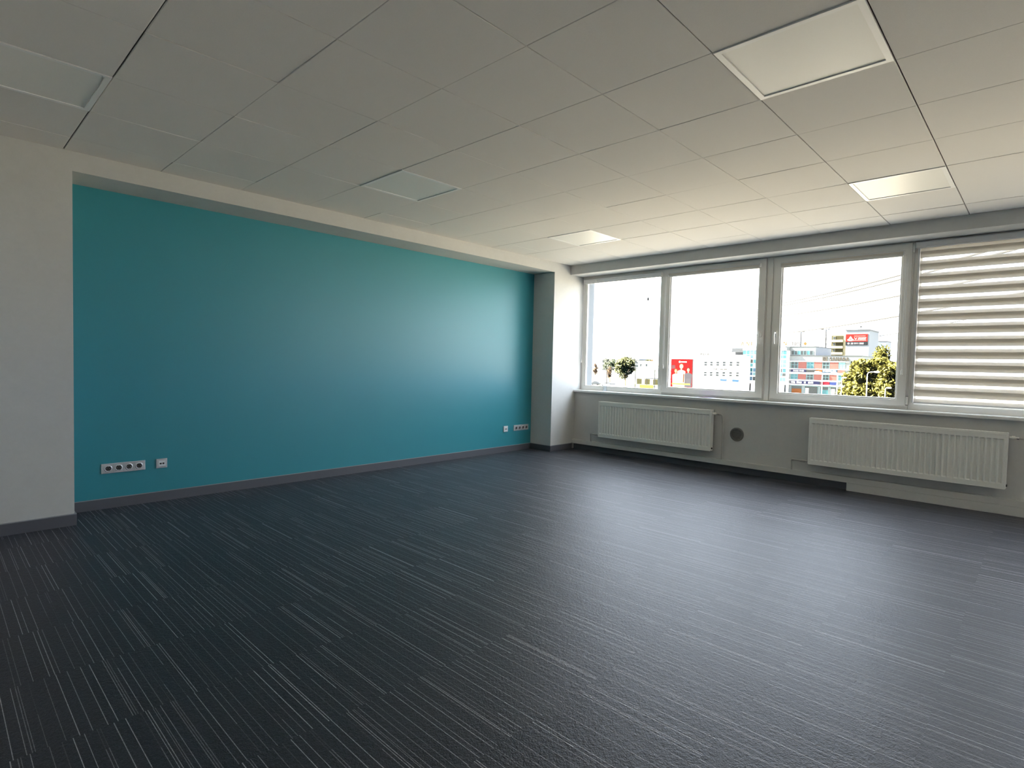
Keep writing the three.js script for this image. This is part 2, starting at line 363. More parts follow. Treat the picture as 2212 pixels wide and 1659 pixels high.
function radiator(x0, x1, label, pipes) {
  const y0 = 0.232, y1 = 0.736, W = x1 - x0, H = y1 - y0 - 0.012, r = thing('radiator', label, 'radiator', [x0, y0, -5.985]);
  const D = 0.086, n = Math.round(W / 0.0436) - 1;
  const fg = fluted(W - 0.024, H - 0.012, 0.0436, n); fg.translate(0.012, 0.006, D);
  obj('front_panel', fg, M.enamel, r);
  obj('panel_rim', ring(0.006, W - 0.006, 0, H, 0.012, W - 0.012, 0.006, H - 0.006, D - 0.02, D + 0.001, 0.003), M.enamel, r);
  const bg = fluted(W - 0.03, H - 0.02, 0.0436, n); bg.rotateY(Math.PI).translate(W - 0.015, 0.01, 0.004);
  obj('rear_panel', bg, M.enamel, r);
  obj('side_cover', rbx(0, 0.006, 0.006, H, 0.006, D - 0.004, 0.002), M.enamel, r);
  obj('side_cover', rbx(W - 0.006, W, 0.006, H, 0.006, D - 0.004, 0.002), M.enamel, r);
  const top = new THREE.Group(); top.name = 'top_grille'; r.add(top);
  obj('grille_frame', [rbx(0, W, H, H + 0.012, D - 0.014, D - 0.002, 0.003), rbx(0, W, H, H + 0.012, 0.004, 0.016, 0.003), rbx(0, 0.014, H, H + 0.011, 0.004, D - 0.002, 0.003), rbx(W - 0.014, W, H, H + 0.011, 0.004, D - 0.002, 0.003)], M.enamel, top);
  for (let x = 0.03; x < W - 0.02; x += 0.028) obj('bar', bx(x, x + 0.012, H + 0.002, H + 0.009, 0.014, D - 0.012), M.enamel, top);
  obj('convector', bx(0.03, W - 0.03, 0.03, H - 0.03, 0.03, 0.05), M.enamel, r);
  for (const bxp of [0.2, W - 0.2]) obj('bracket', rbx(bxp - 0.015, bxp + 0.015, 0.05, H - 0.05, -0.025, 0.008, 0.002), M.enamel, r);
  obj('plug', cyl([W - 0.002, 0.032, 0.043], [W + 0.008, 0.032, 0.043], 0.011), M.dark, r);
  for (const p of pipes) {
    if (p.valve) { obj('valve', [cyl([p.valve[0] - 0.02, p.valve[1], 0.043], [p.valve[0] + 0.028, p.valve[1], 0.043], 0.011), cyl([p.valve[0] - 0.004, p.valve[1], 0.043], [p.valve[0] + 0.018, p.valve[1], 0.043], 0.017, 10)], M.pvc, r); obj('valve_nut', cyl([p.valve[0] + 0.028, p.valve[1], 0.043], [p.valve[0] + 0.045, p.valve[1], 0.043], 0.014, 6), M.chrome, r); }
    obj('pipe', tube(p.path, 0.0095, 60, 10), M.pipe, r);
    for (const c of p.couplings ?? []) obj('coupling', cyl(c[0], c[1], 0.014, 10), M.pipe, r);
  }
}
radiator(-1.613, 0.037, 'white panel radiator beside the corner, left of the wall vent', [
  { valve: [1.675, 0.458], path: [[1.70, 0.458, 0.043], [1.745, 0.458, 0.043], [1.758, 0.455, 0.038], [1.762, 0.44, 0.030], [1.763, 0.38, 0.010], [1.764, 0.36, 0.006], [1.765, 0.1, 0.006], [1.765, -0.09, 0.006]], couplings: [[[1.7635, 0.34, 0.007], [1.7645, 0.39, 0.010]], [[1.722, 0.458, 0.043], [1.742, 0.458, 0.043]]] },
  { path: [[0.0, 0.024, 0.043], [-0.10, 0.024, 0.043], [-0.145, 0.024, 0.040], [-0.158, 0.018, 0.036], [-0.160, 0.0, 0.03], [-0.160, -0.09, 0.022]], couplings: [[[-0.085, 0.024, 0.043], [-0.045, 0.024, 0.043]], [[-0.152, 0.024, 0.04], [-0.128, 0.024, 0.0436]]] },
]);
radiator(1.130, 2.745, 'white panel radiator under the striped blind at the right', [
  { valve: [1.64, 0.462], path: [[1.67, 0.462, 0.043], [1.80, 0.462, 0.043], [1.95, 0.462, 0.043], [1.962, 0.45, 0.043], [1.965, 0.40, 0.035], [1.967, 0.1, 0.006], [1.967, -0.09, 0.006]] },
  { path: [[0.0, 0.024, 0.043], [-0.10, 0.024, 0.043], [-0.160, 0.024, 0.041], [-0.172, 0.018, 0.038], [-0.174, 0.0, 0.036], [-0.174, -0.09, 0.03]], couplings: [[[-0.08, 0.024, 0.043], [-0.03, 0.024, 0.043]], [[-0.17, 0.024, 0.041], [-0.145, 0.024, 0.041]]] },
]);
{ // round vent in the parapet
  const v = thing('wall_vent', 'round dark grey vent between the two radiators', 'vent', [0.315, 0.460, ZW]);
  obj('rim', new THREE.LatheGeometry([[0.060, 0], [0.060, 0.012], [0.066, 0.016], [0.076, 0.013], [0.083, 0.004], [0.083, 0]].map((p) => new THREE.Vector2(...p)), 40).rotateX(Math.PI / 2), M.ventGrey, v);
  obj('backing', cyl([0, 0, 0.0005], [0, 0, 0.004], 0.061, 32), M.ventDark, v);
  for (let k = -4; k <= 4; k++) { const y = k * 0.0125, w = Math.sqrt(0.059 ** 2 - y * y); obj('louvre', bx(-w, w, -0.0035, 0.0035, -0.001, 0.001).rotateX(-0.6).translate(0, y, 0.009), M.ventGrey, v); }
}

// ---------------------------------------------------------------- ceiling light panels
const lightLabels = ['square light panel at the left end of the ceiling, nearest the viewer', 'square light panel above the middle of the teal wall', 'square light panel near the far corner by the windows', 'large square light panel at the upper right, nearest the viewer', 'square light panel close to the striped blind at right'];
lights.forEach(([x, z], k) => {
  const l = thing('ceiling_light', lightLabels[k], 'light panel', [x + 0.3, YC, z - 0.3], 0, 'square ceiling light panels');
  obj('frame', ring(-0.297, 0.297, -0.297, 0.297, -0.27, 0.27, -0.27, 0.27, -0.009, 0.004, 0.001).rotateX(Math.PI / 2), M.lightFrame, l);
  obj('diffuser', bx(-0.2695, 0.2695, 0.0000, 0.008, -0.2695, 0.2695), M.diffuser, l);
});

// ---------------------------------------------------------------- sockets on the teal wall (built facing +z, then turned to +x)
function plate(w, h) { const s = rectPath(THREE.Shape, -w / 2 + 0.004, w / 2 - 0.004, -h / 2 + 0.004, h / 2 - 0.004); return new THREE.ExtrudeGeometry(s, { depth: 0.002, bevelEnabled: true, bevelThickness: 0.006, bevelSize: 0.004, bevelSegments: 3 }).translate(0, 0, 0.006); }
function socketStrip(z, label) {
  const s = thing('socket_strip', label, 'socket', [XT, 0.325, z], Math.PI / 2);
  obj('frame', plate(0.306, 0.081), M.silver, s);
  for (let k = 0; k < 4; k++) {
    const x = -0.1065 + k * 0.071, i = obj('socket', new THREE.LatheGeometry([[0.0, 0.0165], [0.0188, 0.0165], [0.0195, 0.0170], [0.0205, 0.0195], [0.0255, 0.0190], [0.0275, 0.0145]].map((p) => new THREE.Vector2(...p)), 28).rotateX(Math.PI / 2).translate(x, 0, 0), M.silver, s);
    obj('well', cyl([x, 0, 0.0160], [x, 0, 0.0172], 0.0188, 24), M.dark, i);
    for (const y of [0.01575, -0.01575]) obj('earth_clip', bx(x - 0.003, x + 0.003, y - 0.00275, y + 0.00275, 0.0168, 0.0185), M.chrome, i);
    for (const q of [x - 0.0095, x + 0.0095]) obj('pin_hole', cyl([q, 0, 0.017], [q, 0, 0.0176], 0.003, 10), M.ventGrey, i);
    if (k) obj('joint', bx(x - 0.0360, x - 0.0350, -0.034, 0.034, 0.0135, 0.0144), M.ventGrey, s);
  }
}
function dataOutlet(z, label, frameMat) {
  const s = thing('data_outlet', label, 'outlet', [XT, 0.325, z], Math.PI / 2);
  obj('frame', plate(0.083, 0.081), frameMat, s);
  obj('insert', rbx(-0.027, 0.027, -0.024, 0.024, 0.010, 0.018, 0.002), M.outletWhite, s);
  for (const x of [-0.010, 0.010]) obj('port', rbx(x - 0.0075, x + 0.0075, -0.008, 0.006, 0.0165, 0.0186, 0.0008), M.dark, s);
}
socketStrip(-0.429, 'silver strip of four power sockets near the left pier');
dataOutlet(-0.703, 'silver square data outlet near the left pier', M.silver);
socketStrip(-5.245, 'strip of four power sockets near the far corner');
dataOutlet(-4.927, 'pale square data outlet near the far corner', M.outletWhite);

// ---------------------------------------------------------------- small things on the sill and the glass
{
  const c = thing('drinking_glass', 'clear tumbler standing on the sill near the corner', 'glass', [-1.632, SILL, -6.075]);
  obj('tumbler', new THREE.LatheGeometry([[0, 0.0005], [0.022, 0.0005], [0.0235, 0.003], [0.0305, 0.104], [0.0300, 0.105], [0.0290, 0.104], [0.0222, 0.010], [0, 0.008]].map((p) => new THREE.Vector2(...p)), 32), M.cup, c);
}
{
  const g = new THREE.PlaneGeometry(0.24, 0.10, 12, 6).rotateX(-Math.PI / 2), p = g.attributes.position;
  for (let i = 0; i < p.count; i++) p.setY(i, 0.0012 + 0.007 * Math.max(0, Math.sin(p.getX(i) * 16 + 1.2)) * (p.getZ(i) > 0 ? 1 : 0.3));
  g.computeVertexNormals();
  const s = thing('paper_sheet', 'lilac and white paper slip lying on the sill', 'paper', [-0.105, SILL, -6.035], 0.06);
  obj('sheet', g, std(lin(0.66, 0.60, 0.80), 0.7, { side: THREE.DoubleSide }), s);
  const h = g.clone(); { const q = h.attributes.position; for (let i = 0; i < q.count; i++) { q.setX(i, q.getX(i) * 0.35 + 0.01); q.setZ(i, q.getZ(i) * 0.7 + 0.008); q.setY(i, 0.0012 + 0.007 * Math.max(0, Math.sin(q.getX(i) * 16 + 1.2)) * (q.getZ(i) > 0.008 ? 1 : 0.3) + 0.0008); } }
  obj('print', h, std(lin(0.55, 0.33, 0.62), 0.7, { side: THREE.DoubleSide }), s);
}
{
  const s = new THREE.Shape(); s.moveTo(0, 0.026); s.bezierCurveTo(0.012, 0.02, 0.016, 0.0, 0.01, -0.016); s.bezierCurveTo(0.004, -0.03, -0.01, -0.024, -0.012, -0.008); s.bezierCurveTo(-0.014, 0.01, -0.008, 0.022, 0, 0.026);
  tag(obj('glass_sticker', new THREE.ExtrudeGeometry(s, { depth: 0.0012, bevelEnabled: false }).translate(-1.038, 2.172, -6.1795), std(lin(0.03, 0.03, 0.033), 0.8)), 'small dark oval sticker stuck on the pane beside the corner', 'sticker');
}

// ================================================================ the town outside (ground 6.9 m below the office floor)
const GY = -6.9;
const font = await new FontLoader().loadAsync('fonts/droid/droid_sans_bold.typeface.json');
const matt = (c, roughness, specularIntensity = 0.12) => new THREE.MeshPhysicalMaterial({ color: c, roughness, specularIntensity });
const X = {
  white: matt(lin(0.80, 0.79, 0.76), 0.9), paleGrey: matt(lin(0.13, 0.135, 0.14), 0.85), cladding: matt(lin(0.105, 0.11, 0.115), 0.8), towerGrey: matt(lin(0.085, 0.094, 0.105), 0.85),
  darkGlass: matt(lin(0.02, 0.024, 0.025), 0.15, 0.35), tealGlass: matt(lin(0.022, 0.07, 0.082), 0.12, 0.35), blueGlass: matt(lin(0.045, 0.08, 0.12), 0.12, 0.35), paleTeal: matt(lin(0.08, 0.14, 0.15), 0.2, 0.35),
  brick: matt(lin(0.115, 0.045, 0.04), 0.9), steel: matt(lin(0.035, 0.038, 0.042), 0.6), whitePost: matt(lin(0.75, 0.74, 0.68), 0.5), greyMast: matt(lin(0.025, 0.025, 0.025), 0.7),
  navy: matt(lin(0.017, 0.017, 0.042), 0.6), blue: matt(lin(0.013, 0.02, 0.07), 0.6), red: matt(lin(0.085, 0.006, 0.012), 0.6), orange: matt(lin(0.10, 0.034, 0.01), 0.6), yellow: matt(lin(0.16, 0.09, 0.02), 0.6), signGrey: matt(lin(0.04, 0.04, 0.04), 0.7),
  signBlue: matt(lin(0.02, 0.045, 0.08), 0.6), letter: matt(lin(0.045, 0.04, 0.034), 0.6), gold: matt(lin(0.07, 0.045, 0.014), 0.5), cream: matt(lin(0.16, 0.145, 0.09), 0.9), balconyDark: matt(lin(0.026, 0.024, 0.012), 0.8),
  asphalt: matt(lin(0.28, 0.265, 0.245), 0.95), paving: matt(lin(0.44, 0.41, 0.36), 0.95), lawn: matt(lin(0.22, 0.24, 0.09), 1), bark: matt(lin(0.14, 0.12, 0.09), 0.95),
  leafYellow: phys(lin(0.76, 0.75, 0.22), 0.8, { transmission: 0.15, thickness: 0, specularIntensity: 0.1, side: THREE.DoubleSide }), leafGreen: phys(lin(0.68, 0.74, 0.42), 0.8, { transmission: 0.15, thickness: 0, specularIntensity: 0.1, side: THREE.DoubleSide }), leafGrey: phys(lin(0.50, 0.60, 0.46), 0.8, { transmission: 0.15, thickness: 0, specularIntensity: 0.1, side: THREE.DoubleSide }), leafBrown: phys(lin(0.66, 0.46, 0.32), 0.8, { transmission: 0.15, thickness: 0, specularIntensity: 0.1, side: THREE.DoubleSide }), leafDark: phys(lin(0.22, 0.24, 0.11), 0.8, { transmission: 0.15, thickness: 0, specularIntensity: 0.1, side: THREE.DoubleSide }),
  tyre: matt(lin(0.02, 0.02, 0.02), 0.9), carWhite: matt(lin(0.75, 0.75, 0.75), 0.3, 0.35), carGrey: matt(lin(0.16, 0.17, 0.18), 0.3, 0.35), carDark: matt(lin(0.035, 0.04, 0.045), 0.3, 0.35), wire: matt(lin(0.03, 0.03, 0.03), 0.7), posterRed: matt(lin(0.23, 0.02, 0.02), 0.6),
};
const words = (t, x, y, z, size, m, parent, depth = 0.12, wide = 1) => obj('lettering', new TextGeometry(t, { font, size, depth, curveSegments: 3, bevelEnabled: false }).scale(wide, 1, 1).translate(x, y, z), m, parent);

// lettering that is too far off to read: a row of rounded strokes [x0, x1, ...] of one height
const strokes = (xs, y, h, z, m, parent) => obj('lettering', xs.reduce((l, x, i) => (i % 2 ? l : [...l, rbx(x, xs[i + 1], y + (i % 4 ? 0 : h * 0.08), y + h * (i % 4 ? 0.92 : 1), z, z + 0.12, Math.min(0.05, h / 4, (xs[i + 1] - x) / 3), 1)]), []), m, parent);

// ground: wide paved plain, road, lawn
{
  const g = structure('ground', 'sunlit paved ground and roads outside the windows');
  const mott = dataTexture(256, (x, y) => { const v = 205 + 50 * n16[(y * 2) * 512 + x * 2]; return [v, v, v * 0.98]; }, true); mott.repeat.set(0.02, 0.02);
  const pm = X.paving.clone(); pm.map = mott;
  obj('paving', bx(-1500, 1500, GY - 0.5, GY, -2200, 60), pm, g);
  obj('road', bx(-1500, 1500, GY, GY + 0.02, -160, -126), X.asphalt, g);
  obj('lawn', bx(-40, 60, GY, GY + 0.03, -200, -128), X.lawn, g).position.y = 0.02;
  obj('lawn', bx(-260, -100, GY, GY + 0.03, -215, -188), X.lawn, g).position.y = 0.02;
}
{ // the rest of the building that the office is in: it keeps the sun off the facade and the ground right below it
  const b = structure('wall_outside', 'body of the office building around the room, outside the picture');
  obj('storeys_below', bx(-45, 45, GY, -0.31, ZOUT, 14), X.cladding, b);
  obj('storeys_above', bx(-45, 45, 3.11, 31, ZOUT, 14), X.cladding, b);
  obj('neighbouring_rooms', [bx(-45, -2.76, -0.31, 3.11, ZOUT, 14), bx(6.46, 45, -0.31, 3.11, ZOUT, 14), bx(-2.76, 6.46, -0.31, 3.11, 1.96, 14)], X.cladding, b);
}
function wallWithWindows(b, cells, z, m, frameM = X.white, bars = true) {
  for (const [x0, x1, y0, y1, mm] of cells) {
    const w = obj('window', ring(x0, x1, y0, y1, x0 + 0.09, x1 - 0.09, y0 + 0.09, y1 - 0.09, z - 0.02, z + 0.10, 0.01), frameM, b);
    obj('glazing', bx(x0 + 0.05, x1 - 0.05, y0 + 0.05, y1 - 0.05, z - 0.02, z + 0.03), mm ?? m, w);
    if (bars) obj('glazing_bar', [bx((x0 + x1) / 2 - 0.05, (x0 + x1) / 2 + 0.05, y0 + 0.05, y1 - 0.05, z, z + 0.07), bx(x0 + 0.05, x1 - 0.05, (y0 + y1) / 2 - 0.05 + 0.1, (y0 + y1) / 2 + 0.15, z, z + 0.07)], frameM, w);
  }
}
{ // grey office building with brick panels
  const Z = -175, b = thing('office_building', 'grey clad office building with red brick panels and SAHARA sign', 'building');
  obj('wall', [bx(-51.8, -33.5, GY, 5.22, Z - 16, Z), bx(-51.8, -45.0, 5.22, 7.82, Z - 16, Z)], X.cladding, b);
  obj('parapet', [bx(-51.8, -33.4, 5.2, 5.34, Z - 16, Z + 0.12), bx(-51.8, -44.9, 7.80, 7.95, Z - 16, Z + 0.12)], X.steel, b);
  for (let k = 0; k < 7; k++) { const x = -51.4 + k * 0.83; const w = obj('window', bx(x, x + 0.74, 5.56, 6.62, Z, Z + 0.06), k % 3 === 2 ? X.tealGlass : X.darkGlass, b); obj('mullion', bx(x + 0.74, x + 0.83, 5.5, 6.68, Z, Z + 0.12), X.paleTeal, w); }
  obj('string_course', [bx(-51.8, -36.5, 3.48, 3.66, Z, Z + 0.25), bx(-51.8, -36.5, 1.28, 1.46, Z, Z + 0.25), bx(-51.8, -36.5, -0.06, 0.42, Z, Z + 0.25), bx(-51.8, -36.5, -2.05, -1.72, Z, Z + 0.25), bx(-51.8, -36.5, -3.3, -3.0, Z, Z + 0.3)], X.white, b);
  const cols = [[-51.41, -49.51], [-49.39, -47.28], [-47.15, -45.33], [-45.15, -43.17], [-43.05, -41.29], [-41.17, -39.09], [-38.97, -37.38]];
  const tones = [X.darkGlass, X.tealGlass, X.darkGlass, X.paleTeal, X.tealGlass, X.darkGlass, X.darkGlass, X.tealGlass];
  let t = 0;
  for (const [y0, y1] of [[1.52, 3.44], [-1.68, -0.1]]) cols.forEach(([x0, x1], i) => { if (i % 2) obj('brick_panel', bx(x0, x1, y0, y1, Z, Z + 0.1), X.brick, b); else wallWithWindows(b, [[x0, x1, y0, y1, tones[t++ % 8]]], Z, X.darkGlass, X.paleTeal); });
  const band = [[-51.34, -47.25, X.navy], [-47.2, -44.9, X.signGrey], [-44.78, -43.1, X.orange], [-42.99, -39.37, X.signBlue], [-39.14, -37.43, X.brick]];
  for (const [x0, x1, m] of band) obj('shop_sign', bx(x0, x1, 0.50, 1.24, Z, Z + 0.2), m, b);
  strokes([-50.7, -50.45, -50.35, -49.3, -49.05, -48.5, -48.4, -47.85], 0.68, 0.36, Z + 0.2, X.white, b); strokes([-42.8, -42.4, -42.2, -41.3, -41.2, -40.7, -40.4, -39.6], 0.72, 0.36, Z + 0.2, X.white, b);
  const low = [[-51.33, -43.6, X.navy], [-43.25, -41.05, X.red], [-40.97, -39.2, X.blue]];
  for (const [x0, x1, m] of low) obj('shop_sign', bx(x0, x1, -2.95, -2.1, Z, Z + 0.3), m, b);
  strokes([-51.1, -50.55, -50.5, -50.05, -49.6, -49.1, -49.0, -48.3, -47.6, -47.2, -46.5, -45.9, -45.8, -45.2], -2.78, 0.52, Z + 0.3, X.white, b);
  const shops = [[-51.2, -48.1, X.orange], [-47.6, -43.9, X.darkGlass], [-43.5, -41.2, X.tealGlass], [-40.9, -39.2, X.darkGlass]];
  for (const [x0, x1, m] of shops) { const w = obj('shop_window', ring(x0, x1, -6.3, -3.4, x0 + 0.12, x1 - 0.12, -6.1, -3.55, Z - 0.02, Z + 0.12, 0.01), X.paleTeal, b); obj('glazing', bx(x0 + 0.1, x1 - 0.1, -6.15, -3.5, Z, Z + 0.05), X.darkGlass, w); if (m !== X.darkGlass) obj('poster', bx(x0 + 0.2, x1 - 0.2, -5.6, -4.4, Z + 0.05, Z + 0.08), m, w); else obj('poster', [bx(x0 + 0.3, x0 + 1.2, -5.9, -4.1, Z + 0.05, Z + 0.08)], X.white, w); }
  for (const [ch, x] of [['T', -51.75], ['R', -50.9], ['S', -49.9]]) words(ch, x, 8.15, Z - 0.4, 1.1, X.letter, b, 0.2);
  obj('diamond', bx(-0.4, 0.4, -0.4, 0.4, 0, 0.2).rotateZ(Math.PI / 4).translate(-47.9, 8.7, Z - 0.4), X.gold, b);
  obj('letter_rail', [bx(-51.79, -46.6, 8.03, 8.12, Z - 0.4, Z - 0.3), ...[-51, -49, -47.9].map((x) => bx(x - 0.04, x + 0.04, 7.8, 8.1, Z - 0.4, Z - 0.3))], X.steel, b);
  words('SAHARA', -41.4, 3.82, Z, 1.02, X.letter, b, 0.25, 0.9);
  const l = obj('emblem', ring(-43.12, -41.94, 3.72, 4.95, -42.93, -42.13, 3.92, 4.75, Z, Z + 0.2, 0.01), X.letter, b);
  obj('emblem_cross', [bx(-0.62, 0.62, -0.09, 0.09, 0, 0.18).rotateZ(0.8).translate(-42.53, 4.33, Z), bx(-0.62, 0.62, -0.09, 0.09, 0, 0.18).rotateZ(-0.8).translate(-42.53, 4.33, Z)], X.letter, l);
}
{ // glazed corner tower with roof letters
  const Z = -172, b = thing('glass_tower', 'glazed teal corner block with golden roof letters', 'building');
  obj('core', bx(-64.4, -51.9, GY, 7.7, Z - 14, Z - 0.3), X.white, b);
  obj('roof_band', [bx(-64.56, -51.85, 6.64, 7.85, Z - 14, Z)], X.cladding, b);
  obj('base_band', bx(-64.56, -51.85, -3.3, -2.55, Z - 10, Z), X.white, b);
  for (let r = 0; r < 7; r++) for (let c = 0; c < 12; c++) {
    const y0 = -2.5 + r * 1.305, x0 = -64.5 + c * 1.055, m = [X.tealGlass, X.darkGlass, X.blueGlass, X.tealGlass, X.blueGlass][(r * 3 + c * 2 + ((r * c) % 2)) % 5];
    obj('glass_panel', bx(x0 + 0.08, x0 + 0.95, y0 + (r % 2 ? 0.32 : 0.10), y0 + 1.22, Z - 0.28, Z - 0.1), r % 2 && c % 3 === 0 ? X.paleTeal : m, b);
  }
  for (let c = 0; c < 7; c++) obj('column', bx(-64.2 + c * 2, -63.8 + c * 2, GY, -3.3, Z - 0.8, Z - 0.3), X.paleGrey, b);
  obj('roof_plant', [bx(-68.3, -64.6, 6.1, 7.4, Z - 6, Z - 1), bx(-67.6, -64.56, 5.2, 6.1, Z - 5, Z - 2)], X.steel, b);
  obj('annex', bx(-69, -64.5, GY, 5.2, Z - 12, Z - 1), X.white, b);
  for (const [ch, x] of [['A', -65.1], ['N', -63.6], ['T', -62.3]]) words(ch, x, 8.1, Z, 1.1, X.gold, b, 0.2);
  obj('letter_rail', [bx(-65.2, -51.86, 7.95, 8.05, Z - 0.1, Z), ...[-64, -61, -58, -55, -52].map((x) => bx(x - 0.04, x + 0.04, 7.6, 8.0, Z - 0.2, Z))], X.steel, b);
  words('N', -52.95, 8.1, Z, 1.1, X.gold, b, 0.2);
}
{ // white block with two rows of windows
  const Z = -165, b = thing('white_building', 'white block with two rows of six small windows', 'building');
  obj('wall', bx(-76.46, -65.4, GY, 4.85, Z - 6, Z), X.white, b); obj('wall', bx(-65.4, -61.7, GY, 4.85, Z - 6, Z), X.white, b);
  const xs = [-72.91, -71.08, -69.12, -67.14, -65.1, -63.05];
  xs.forEach((x, i) => { wallWithWindows(b, [[x - 0.42, x + 0.42, 1.70 + i * 0.03, 2.92 + i * 0.03, X.darkGlass], [x - 0.42, x + 0.42, -1.42 + i * 0.03, -0.16 + i * 0.03, X.darkGlass]], Z, X.darkGlass, X.signGrey, false); for (const y of [2.28, -0.82]) obj('transom', bx(x - 0.42, x + 0.42, y + i * 0.03 - 0.08, y + i * 0.03 + 0.08, Z, Z + 0.12), X.white, b); });
  strokes([-70.4, -70.1, -69.9, -69.2, -68.8, -68.6, -68.3, -67.4, -67.2, -66.2], 0.55, 0.45, Z, X.signGrey, b);
  obj('sign', bx(-68.15, -66.18, -2.78, -2.2, Z, Z + 0.15), X.signBlue, b); obj('sign', bx(-64.5, -62.58, -2.9, -2.2, Z, Z + 0.15), X.signBlue, b);
  strokes([-75.3, -74.5, -74.4, -73.9, -73.6, -73.3, -73.0, -72.3], 4.9, 0.7, Z - 1, X.signGrey, b);
  obj('door_canopy', bx(-69, -62, -3.6, -3.45, Z, Z + 1.4), X.paleGrey, b);
}
{ // red billboard
  const W = 512, H = 624, cv = document.createElement('canvas'); cv.width = W; cv.height = H; const c = cv.getContext('2d');
  c.fillStyle = '#b40f14'; c.fillRect(0, 0, W, H); c.fillStyle = '#960c10'; for (let k = 0; k < 6; k++) c.fillRect(0, 130 + k * 22, W, 8);
  c.fillStyle = '#fff'; c.beginPath(); c.arc(205, 60, 24, 0, 7); c.fill(); for (const [x, w] of [[238, 30], [272, 36], [312, 24], [340, 34]]) c.fillRect(x, 46, w, 28);
  c.fillStyle = '#6d6a72'; for (let k = 0; k < 4; k++) c.fillRect(10, 140 + k * 20, 90, 12);
  const person = (x, y, s, top, skin, hair) => { c.fillStyle = hair; c.beginPath(); c.ellipse(x, y, 44 * s, 52 * s, 0, 0, 7); c.fill(); c.fillStyle = skin; c.beginPath(); c.ellipse(x - 4 * s, y + 8 * s, 32 * s, 42 * s, 0, 0, 7); c.fill(); c.fillRect(x - 14 * s, y + 40 * s, 28 * s, 40 * s); c.fillStyle = top; c.beginPath(); c.moveTo(x - 95 * s, y + 110 * s); c.quadraticCurveTo(x, y + 40 * s, x + 95 * s, y + 110 * s); c.lineTo(x + 80 * s, y + 400 * s); c.lineTo(x - 80 * s, y + 400 * s); c.closePath(); c.fill(); };
  person(250, 160, 1.05, '#f6ead2', '#f0d9ae', '#e8cf98'); person(120, 260, 0.9, '#f7f0e2', '#ecc794', '#8a5a2a'); person(420, 230, 0.95, '#6f6c74', '#f0cfa0', '#6b2a1c');
  c.fillStyle = '#8a4a20'; c.fillRect(300, 330, 24, 190); c.fillStyle = '#77747c'; c.fillRect(375, 430, 100, 110);
  c.fillStyle = '#f3d66a'; c.fillRect(30, 540, 440, 34); c.fillStyle = '#f4e6c2'; c.fillRect(150, 580, 190, 40); c.fillStyle = '#6c7a88'; c.fillRect(352, 580, 150, 14); c.fillRect(352, 604, 150, 12);
  const t = new THREE.CanvasTexture(cv); t.colorSpace = THREE.SRGBColorSpace;
  const b = thing('billboard', 'tall red billboard with three printed figures', 'billboard', [-57.98, GY, -120]);
  obj('poster', new THREE.PlaneGeometry(5.26, 6.4).translate(0, 6.65, 0.16), phys(lin(0.18, 0.18, 0.18), 0.8, { map: t, specularIntensity: 0.1 }), b);
  obj('panel', bx(-2.7, 2.7, 3.38, 9.92, -0.15, 0.15), X.signGrey, b);
  for (const x of [-1.6, 1.6]) obj('post', cyl([x, 0, 0], [x, 3.4, 0], 0.14), X.steel, b);
}
{ // flats with balconies
  const Z = -230, b = thing('apartment_block', 'pale block of flats with yellow balconies behind the office building', 'building');
  obj('wall', bx(-62, -54.9, GY, 15.4, Z - 12, Z), X.white, b); obj('wall', bx(-54.9, -49.8, GY, 14.6, Z - 12, Z), X.cream, b);
  for (let k = 0; k < 6; k++) {
    const y = 12.2 - k * 2.27;
    obj('recess', bx(-54.8, -51.0, y, y + 1.6, Z, Z + 0.05), X.balconyDark, b);
    obj('balcony', [bx(-54.85, -50.9, y - 0.75, y + 0.15, Z, Z + 1.2)], X.cream, b);
    const w = obj('window', bx(-54.4, -53.5, y + 0.2, y + 1.4, Z + 0.05, Z + 0.15), X.cream, b); obj('glazing', bx(-54.3, -53.6, y + 0.3, y + 1.3, Z + 0.15, Z + 0.18), X.darkGlass, w);
    for (const x of [-60.6, -58.6, -56.6]) obj('window', bx(x, x + 0.7, y + 0.2, y + 1.3, Z, Z + 0.06), X.paleGrey, b);
  }
}
